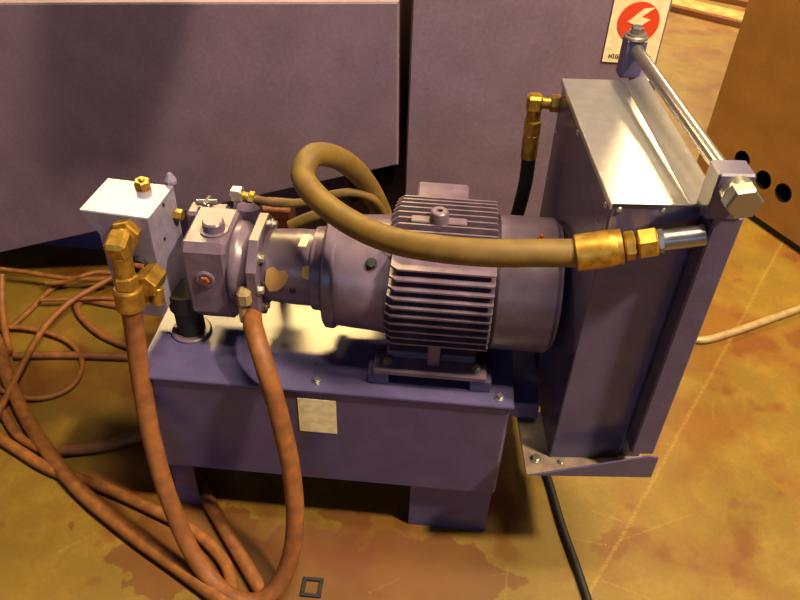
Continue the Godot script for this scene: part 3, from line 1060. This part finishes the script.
func build_hoses() -> void:
	# U-shaped hose: from the brass elbow on the valve block to the floor and up to the pump
	var a := hose_thing("hydraulic_hose", "long brown hose hanging in a U from the brass elbow down to the floor", [
		[131, 306, "z", -0.028], [135, 335, "z", -0.02], [141, 380, "z", 0.005], [151, 435, "z", 0.045], [166, 490, "z", 0.09], [187, 543, "z", 0.135], [210, 578, "y", 0.030], [236, 599, "y", 0.019], [264, 599, "y", 0.025], [286, 571, "z", 0.165], [295, 525, "z", 0.125], [291, 470, "z", 0.085], [279, 415, "z", 0.052], [266, 370, "z", 0.025], [257, 340, "z", -0.015], [253, 325, "z", -0.05], [252, 312, "z", -0.09]], 0.0185, M.hose, 8)
	var t: Node3D = a[0]
	var st := mb()
	# brass elbow on the valve block's front
	var port := at(128, 230, "z", -0.095)
	var knee := at(113, 247, "z", -0.045)
	var down: Vector3 = a[1][0]
	hexa(st, Vector3(port.x, port.y, -0.096), Vector3(port.x, port.y, -0.076), 0.027, 0.2)
	part(t, "elbow_collar", st, M.brass, "brass hexagon collar")
	st = mb()
	var kx := knee.x + 0.012
	box(st, Vector3(-0.019, -0.024, -0.024), Vector3(0.019, 0.024, 0.022), 0.007, Transform3D(Basis(Vector3.RIGHT, 0.3), Vector3(kx, knee.y + 0.002, -0.045)))
	rod(st, Vector3(port.x, port.y, -0.08), Vector3(kx, knee.y, -0.045), 0.019)
	part(t, "elbow", st, M.brass, "brass elbow")
	st = mb()
	var n0 := Vector3(kx, knee.y - 0.015, -0.042)
	var n1 := n0.lerp(down, 0.5)
	var n2 := n0.lerp(down, 0.62)
	rod(st, n0, n1, 0.018)
	part(t, "elbow_leg", st, M.brass)
	st = mb()
	hexa(st, n1 - (n1 - n0) * 0.25, n2, 0.0225)
	part(t, "swivel_nut", st, M.brass)
	st = mb()
	var dd := (down - n2).normalized()
	lathe(st, n2, dd, [[0, 0], [0, 0.024], [0.004, 0.026], [n2.distance_to(down) + 0.002, 0.026], [n2.distance_to(down) + 0.006, 0.022], [n2.distance_to(down) + 0.006, 0.0]], 24)
	part(t, "ferrule", st, M.brass, "brass ferrule")
	# thick return hose that loops over the motor to the cooler
	var py := 0.893
	var pz := 0.052
	var port2 := Vector3(0.209, py, pz)
	a = hose_thing("hydraulic_hose", "thick olive-brown hose looping over the motor to the cooler", [
		[578, 253, "z", 0.052], [540, 253, "z", 0.052], [490, 253, "z", 0.05], [440, 249, "z", 0.035], [395, 241, "z", 0.005], [355, 225, "z", -0.045], [322, 202, "z", -0.10], [303, 177, "z", -0.155], [312, 156, "z", -0.205], [335, 157, "z", -0.25], [357, 172, "z", -0.29], [373, 195, "z", -0.325], [384, 222, "z", -0.35], [388, 258, "z", -0.36], [384, 300, "z", -0.36]], 0.0215, M.hose_olive, 8)
	t = a[0]
	var h0: Vector3 = a[1][0]
	var ex := (port2 - h0).normalized()
	var ln := h0.distance_to(port2)
	st = mb()
	lathe(st, h0 - ex * 0.004, ex, [[0, 0], [0, 0.025], [0.002, 0.0278], [0.050, 0.0278], [0.060, 0.0265], [0.067, 0.0265], [0.068, 0.02], [0.068, 0.0]], 28)
	part(t, "ferrule", st, M.brass, "brass crimped ferrule")
	st = mb()
	hexa(st, h0 + ex * 0.066, h0 + ex * 0.082, 0.0215)
	part(t, "hexagon_nut", st, M.brass)
	st = mb()
	hexa(st, h0 + ex * 0.084, h0 + ex * 0.112, 0.0235, 0.4)
	part(t, "swivel_nut", st, M.brass)
	st = mb()
	rod(st, h0 + ex * 0.11, h0 + ex * (ln + 0.002), 0.0155)
	hexa(st, h0 + ex * 0.112, h0 + ex * 0.122, 0.018)
	part(t, "adapter", st, M.steel, "steel adapter")
	# thin hose from the pump's port block behind the motor
	a = hose_thing("hydraulic_hose", "thin dark brown hose from the pump running behind the motor", [
		[252, 198, "z", -0.25], [275, 203, "z", -0.255], [305, 202, "z", -0.26], [335, 194, "z", -0.27], [358, 193, "z", -0.285], [376, 202, "z", -0.30], [386, 222, "z", -0.32], [390, 250, "z", -0.33]], 0.0085, M.hose_olive, 8)
	t = a[0]
	var s0: Vector3 = a[1][0]
	st = mb()
	var el := at(237, 194, "z", -0.25)
	box(st, el + Vector3(-0.012, -0.012, -0.012), el + Vector3(0.012, 0.012, 0.012), 0.003)
	rod(st, el, el + Vector3(0, -0.03, 0), 0.009)
	part(t, "steel_elbow", st, M.zinc, "small steel elbow")
	st = mb()
	rod(st, el, s0, 0.0085)
	hexa(st, el.lerp(s0, 0.75), el.lerp(s0, 1.15), 0.013)
	part(t, "hexagon_nut", st, M.brass)
	# rusty connector block between pump and motor, with its short tube
	t = thing("connector_box", "small rust-orange connector box behind the bell housing", "box", at(282, 212, "z", -0.30))
	st = mb()
	var cb := at(280, 210, "z", -0.30)
	box(st, cb + Vector3(-0.035, -0.05, -0.03), cb + Vector3(0.025, 0.012, 0.02), 0.003)
	box(st, cb + Vector3(-0.02, -0.21, -0.02), cb + Vector3(0.0, -0.05, 0.0), 0.002)
	part(t, "case", st, M.rust)
	a = hose_thing("hydraulic_hose", "short ochre hose behind the bell housing, under the thin hose", [
		[290, 226, "z", -0.25], [305, 219, "z", -0.255], [322, 214, "z", -0.265], [345, 212, "z", -0.29], [365, 222, "z", -0.31]], 0.011, M.hose_olive, 8)
	# black hose behind the cooler with a brass elbow
	a = hose_thing("hydraulic_hose", "black hose hanging from a brass elbow on the cooler's far end", [
		[529, 155, "z", -0.405], [526, 180, "z", -0.405], [520, 205, "z", -0.405], [510, 240, "z", -0.405], [495, 290, "z", -0.42], [480, 340, "z", -0.45]], 0.0145, M.black, 8)
	t = a[0]
	var b0: Vector3 = a[1][0]
	var k0 := at(535, 102, "z", -0.405)
	var k1 := at(574, 100, "z", -0.405)
	k1.y = k0.y
	st = mb()
	box(st, k0 + Vector3(-0.016, -0.018, -0.015), k0 + Vector3(0.014, 0.015, 0.015), 0.005)
	rod(st, k0, k0.lerp(k1, 0.45), 0.012)
	rod(st, k0, k0.lerp(b0, 0.4), 0.014)
	part(t, "elbow", st, M.brass, "brass elbow")
	st = mb()
	hexa(st, k0.lerp(k1, 0.4), k0.lerp(k1, 0.7), 0.017)
	part(t, "hexagon_nut", st, M.brass)
	st = mb()
	rod(st, k0.lerp(k1, 0.68), k1, 0.0105)
	part(t, "nipple", st, M.zinc)
	st = mb()
	hexa(st, k0.lerp(b0, 0.32), k0.lerp(b0, 0.6), 0.018)
	part(t, "swivel_nut", st, M.brass)
	st = mb()
	rod(st, k0.lerp(b0, 0.58), k0.lerp(b0, 1.05), 0.0165)
	part(t, "ferrule", st, M.brass)

# ---------------------------------------------------------------- on the floor
func build_floor_items() -> void:
	var G := "hoses and cables on the floor"
	hose_thing("floor_hose", "thick brown hose sweeping across the floor past the tank's corner", [[-30, 300, "y", 0.018], [-4, 340, "y", 0.018], [8, 378, "y", 0.018], [32, 428, "y", 0.018], [75, 485, "y", 0.018], [130, 532, "y", 0.018], [180, 568, "y", 0.018], [225, 602, "y", 0.018], [270, 640, "y", 0.018], [330, 690, "y", 0.018], [400, 760, "y", 0.018]], 0.0175, M.cable, 8, G)
	hose_thing("floor_hose", "brown hose lying underneath the thick sweeping hose, ending below the hanging loop", [[-20, 425, "y", 0.014], [18, 450, "y", 0.014], [52, 470, "y", 0.014], [95, 484, "y", 0.014], [150, 508, "y", 0.014], [195, 532, "y", 0.014], [224, 562, "y", 0.014], [232, 592, "y", 0.014], [228, 632, "y", 0.014], [210, 690, "y", 0.014], [180, 760, "y", 0.014]], 0.0135, M.cable, 8, G)
	hose_thing("floor_hose", "curved brown hose beside the thick sweeping hose", [[-20, 385, "y", 0.012], [2, 412, "y", 0.012], [18, 436, "y", 0.012], [42, 450, "y", 0.012]], 0.0115, M.cable, 8, G)
	hose_thing("floor_hose", "dark brown hose coming out from under the tank", [[190, 470, "y", 0.016], [206, 497, "y", 0.016], [228, 535, "y", 0.016], [250, 572, "y", 0.016], [272, 612, "y", 0.016], [290, 660, "y", 0.016], [300, 740, "y", 0.016]], 0.0155, M.hose, 8, G)
	hose_thing("floor_hose", "dark hose lying behind the hanging loop beside the tank's foot", [[62, 450, "y", 0.016], [100, 446, "y", 0.016], [140, 436, "y", 0.016], [178, 428, "y", 0.016]], 0.0155, M.hose, 8, G)
	hose_thing("floor_hose", "hose bent in a hook behind the hanging loop", [[150, 352, "y", 0.012], [128, 346, "y", 0.012], [104, 336, "y", 0.012], [86, 322, "y", 0.012], [77, 308, "y", 0.012], [84, 300, "y", 0.012], [104, 303, "y", 0.012], [130, 308, "y", 0.012]], 0.0105, M.cable, 8, G)
	hose_thing("floor_hose", "straight brown hose running to the tank behind the cable ring", [[14, 356, "y", 0.012], [60, 355, "y", 0.012], [100, 356, "y", 0.012], [150, 358, "y", 0.012]], 0.0105, M.hose, 6, G)
	hose_thing("floor_cable", "orange-brown cable curled in a ring on the floor", [[-12, 330, "y", 0.020], [15, 327, "y", 0.020], [45, 332, "y", 0.016], [70, 343, "y", 0.012], [82, 362, "y", 0.009], [74, 384, "y", 0.009], [52, 396, "y", 0.009], [25, 398, "y", 0.009], [-5, 388, "y", 0.009]], 0.0075, M.cable, 8, G)
	hose_thing("floor_cable", "cable reaching out from under the machine housing, the upper of two", [[-10, 268, "y", 0.06], [25, 272, "y", 0.055], [65, 278, "y", 0.05], [100, 279, "y", 0.05], [125, 276, "y", 0.05]], 0.0075, M.cable, 6, G)
	hose_thing("floor_cable", "short wavy cable under the machine housing, beside the brass elbow", [[45, 283, "y", 0.04], [64, 282, "y", 0.04], [82, 276, "y", 0.06], [100, 272, "y", 0.06], [125, 274, "y", 0.05]], 0.0075, M.cable, 6, G)
	hose_thing("floor_cable", "cable climbing slantwise from the cable ring to the brass elbow", [[-5, 420, "y", 0.03], [22, 366, "y", 0.03], [44, 328, "y", 0.03], [70, 302, "y", 0.04], [95, 287, "y", 0.05], [125, 270, "y", 0.06]], 0.0085, M.cable, 6, G)
	hose_thing("floor_cable", "dark cable slanting under the machine housing towards the pump", [[8, 330, "y", 0.009], [28, 312, "y", 0.009], [48, 292, "y", 0.009], [66, 280, "y", 0.009]], 0.0085, M.hose, 6, G)
	hose_thing("floor_cable", "thin cable lying level behind the hooked hose", [[40, 300, "y", 0.03], [75, 299, "y", 0.03], [100, 298, "y", 0.03], [130, 300, "y", 0.03]], 0.0065, M.cable, 6, G)
	hose_thing("floor_cable", "upright stub of cable at the housing's foot", [[2, 275, "y", 0.10], [2, 300, "y", 0.06], [4, 325, "y", 0.03], [10, 352, "y", 0.02]], 0.0095, M.cable, 6, G)
	hose_thing("black_cord", "black cord lying on the floor beneath the cooler's foot", [[530, 430, "y", 0.008], [548, 478, "y", 0.008], [562, 525, "y", 0.008], [578, 570, "y", 0.008], [592, 612, "y", 0.008], [615, 680, "y", 0.008], [650, 760, "y", 0.008]], 0.009, M.black, 6)
	hose_thing("conduit_pipe_cable", "pale bent conduit lying on the floor behind the cooler", [[655, 318, "y", 0.012], [680, 334, "y", 0.012], [702, 340, "y", 0.012], [730, 333, "y", 0.012], [765, 321, "y", 0.012], [815, 303, "y", 0.012]], 0.0115, M.conduit, 8)
	# small square metal frame on the floor
	var p := at(312, 588, "y", 0.0)
	var t := thing("square_washer", "small dark square plate lying on the floor beside the hanging hose", "plate", p)
	var st := mb()
	for s in [[-0.022, -0.022, 0.022, -0.014], [-0.022, 0.014, 0.022, 0.022], [-0.022, -0.014, -0.014, 0.014], [0.014, -0.014, 0.022, 0.014]]:
		box(st, p + Vector3(s[0], 0.0, s[1]), p + Vector3(s[2], 0.006, s[3]), 0.001)
	part(t, "rim", st, M.dark)

# ---------------------------------------------------------------- overhead, out of the picture: a box added and shaped to shade the housing
func build_overhead() -> void:
	var yb := 1.30
	var foot := []
	for q in [[-0.767, 0.903], [-0.98, 0.40], [-1.30, 0.33], [-1.133, 0.87]]:
		var p := Vector3(q[0], q[1], -0.75)
		foot.append(p.lerp(LAMP_FRONT, (yb - p.y) / (LAMP_FRONT.y - p.y)))
	var c := Vector3.ZERO
	for p in foot:
		c += p / 4.0
	var t := thing("added_shade_box", "added unseen box that casts the shade on the machine housing", "shade box", c)
	var st := mb()
	var outline := []
	for p in foot:
		outline.append([p.x, -p.z])
	prism(st, Vector3(0, yb, 0), Vector3.RIGHT, Vector3(0, 0, -1), outline, 0.03, 0.004)
	part(t, "case", st, M.paint)
	st = mb()
	rod(st, c + Vector3(0, 0.03, 0), Vector3(c.x, 5.5, c.z), 0.015)
	part(t, "hanger", st, M.steel)
